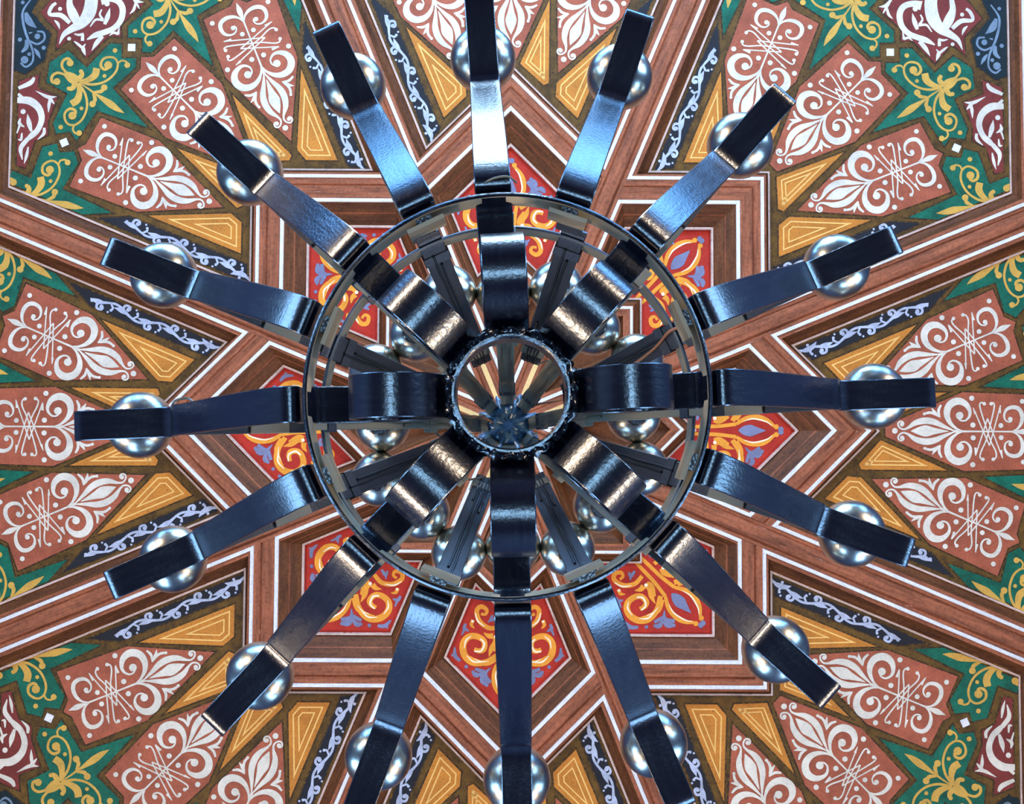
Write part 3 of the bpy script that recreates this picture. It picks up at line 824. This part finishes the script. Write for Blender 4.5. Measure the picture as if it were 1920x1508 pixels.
# upper bars rising to the crown, their cables and the inner globes
UA = [(.290, 1.738), (.275, 1.752), (.240, 1.808), (.200, 1.878), (.160, 1.955), (.117, 2.045), (.108, 2.066)]
UM = [(.285, 1.690), (.268, 1.706), (.235, 1.752), (.195, 1.812), (.160, 1.868), (.130, 1.920), (.085, 2.060), (.048, 2.260), (.034, 2.385)]
def along(P, r):
    for (r0, z0), (r1, z1) in zip(P, P[1:]):
        if r1 <= r <= r0: return z0 + (z1 - z0) * (r - r0) / (r1 - r0)
    return P[-1][1]
def band_clip(P, r, name, mat, w):
    z = along(P, r); z2 = along(P, r - .009)
    return strip_mesh(name, [(r - .010, z2 - .004), (r, z - .004)], w, .012, mat, n=2)
def upper(P, rb, w, tag):
    d = {}
    d['bar'] = strip_mesh('crown_bar', P[::-1], .025 if tag == 'm' else w * .93, .005, 'zinc' if tag == 'm' else 'ironmatt', n=5, w2=w)
    d['cables'] = []
    rlo = P[-1][0]
    for i, (off, c0, c1) in enumerate(((-.004, .030, .262), (.003, .030, .250), (-.009, .040, .165), (.008, .040, .150))):
        c0 = max(c0, rlo)
        rs = [c0 + (c1 - c0) * t / 7 for t in range(8)]
        path = [(r, off + (.0018 if tag == 'm' else .0006) * math.sin(9 * t + i * 2), along(P, r) - .0045 + .001 * math.sin(7 * t + i)) for t, r in enumerate(rs)]
        d['cables'].append(tube_mesh('cable', path, .0019, 'cable' if tag == 'm' else 'cabledark'))
    d['clips'] = [band_clip(P, .262, 'cable_clip', 'ironmatt', w + .004), band_clip(P, .128, 'cable_clip', 'zinc', w + .003)] + ([band_clip(P, .062, 'cable_clip', 'ironmatt', .031)] if tag == 'm' else [])
    zb = 2.075
    rr = .150
    d['bracket'] = strip_mesh('bulb_bracket', [(rr, along(P, rr) + .004), (rr + .012, 1.985), (rr + .035, 2.008), (rb, 2.015), (rb + .022, 2.016)], .022, .004, 'zinc', n=5)
    d['cup'] = lathe_mesh('bulb_socket', [(.0003, 2.017), (.018, 2.017), (.021, 2.024), (.020, 2.036), (.0003, 2.040)], rb, 'iron', 20)
    d['bulb'] = globe(rb, zb, .0488)
    return d
UPA = upper(UA, .250, .0385, 'a'); UPM = upper(UM, .222, .0395, 'm')
for k in range(16):
    d = UPA if k % 2 else UPM
    a = math.radians(22.5 * k - 2.2)
    b = obj('crown_bar', d['bar'], chandelier, rotz=a)
    for me in d['cables']: obj('cable', me, b)
    for me in d['clips']: obj('cable_clip', me, b)
    obj('bulb_bracket', d['bracket'], b); obj('bulb_socket', d['cup'], b); obj('light_bulb', d['bulb'], b)

# crown boss the bars are welded to
def scallop(r, z, a, i):
    k = 1 + (.14 * math.cos(16 * a) + .04 * math.sin(5 * a + 1)) * (r / .044) ** 2
    return r * k * 1.14, z + (.0035 * math.sin(7 * a + i * 2) + .003 * math.sin(11 * a - i)) * (r / .044)
crown = obj('crown_boss', lathe_mesh('crown_boss', [(.0002, 2.318), (.007, 2.316), (.014, 2.321), (.024, 2.319), (.032, 2.325), (.039, 2.329), (.046, 2.339), (.049, 2.355), (.042, 2.385), (.030, 2.412), (.012, 2.416)], 0, 'boss', 144, scallop, 60), chandelier)
for i in range(12):
    a = 2 * math.pi * (i + .5) / 12
    obj('cable_loop', tube_mesh('cable_loop', [(.058, .003 * (-1) ** i, 2.29), (.054, .005, 2.325), (.046, .004, 2.338), (.042, -.002, 2.352)], .0026, 'cable'), crown, rotz=a)
obj('hanging_rod', tube_mesh('hanging_rod', [(0, 0, 2.40), (0, 0, 3.9), (0, 0, 5.44)], .007, 'iron', 10), chandelier)
rose = obj('ceiling_rose', lathe_mesh('ceiling_rose', [(.0003, 5.405), (.012, 5.405), (.020, 5.42), (.040, 5.43), (.048, 5.447), (.0003, 5.449)], 0, 'iron', 32), chandelier)

# loose wires
def wire(name, pts, mat, rad=.0022):
    obj(name, tube_mesh(name, pts, rad, mat, 6, 8), chandelier)
ca = lambda k, r, z, off=0: (r * math.cos(math.radians(22.5 * k - 2.2)) - off * math.sin(math.radians(22.5 * k - 2.2)), r * math.sin(math.radians(22.5 * k - 2.2)) + off * math.cos(math.radians(22.5 * k - 2.2)), z)
wire('copper_wire', [ca(15, .30, 1.716, .004), ca(15, .272, 1.735, -.008), ca(15, .245, 1.79, .004), ca(15, .20, 1.86, .012), ca(15, .15, 1.95, .006), ca(15, .11, 2.05, .010), ca(14.6, .06, 2.22, .0), ca(14.4, .035, 2.35, .0)], 'copper')
wire('copper_wire', [ca(8, .10, 2.00, .016), ca(8, .07, 2.10, .010), ca(8, .045, 2.24, .012), ca(8, .03, 2.34, .004)], 'copper')
wire('loose_cable', [ca(12, .247, 1.344, -.018), ca(12, .250, 1.333, -.006), ca(12, .252, 1.336, .010), ca(12, .246, 1.343, .020)], 'zinc', .0012)
wire('loose_cable', [ca(8, .262, 1.72, .024), ca(8, .235, 1.73, .030), ca(8, .20, 1.80, .036), ca(8, .185, 1.83, .020)], 'cable', .0016)
wire('loose_cable', [ca(8, .43, 1.62, .020), ca(8, .445, 1.63, .030), ca(8, .468, 1.65, .028), ca(8, .474, 1.655, .018)], 'cable', .0018)
for k in (5, 7, 13.2, 9.4, 6.2, 3.1):
    wire('loose_cable', [ca(k, .11, 2.05, .006), ca(k + .35, .125, 1.99, .012), ca(k + .7, .115, 2.02, .0), ca(k + .9, .10, 2.08, -.004)], 'cable', .0018)
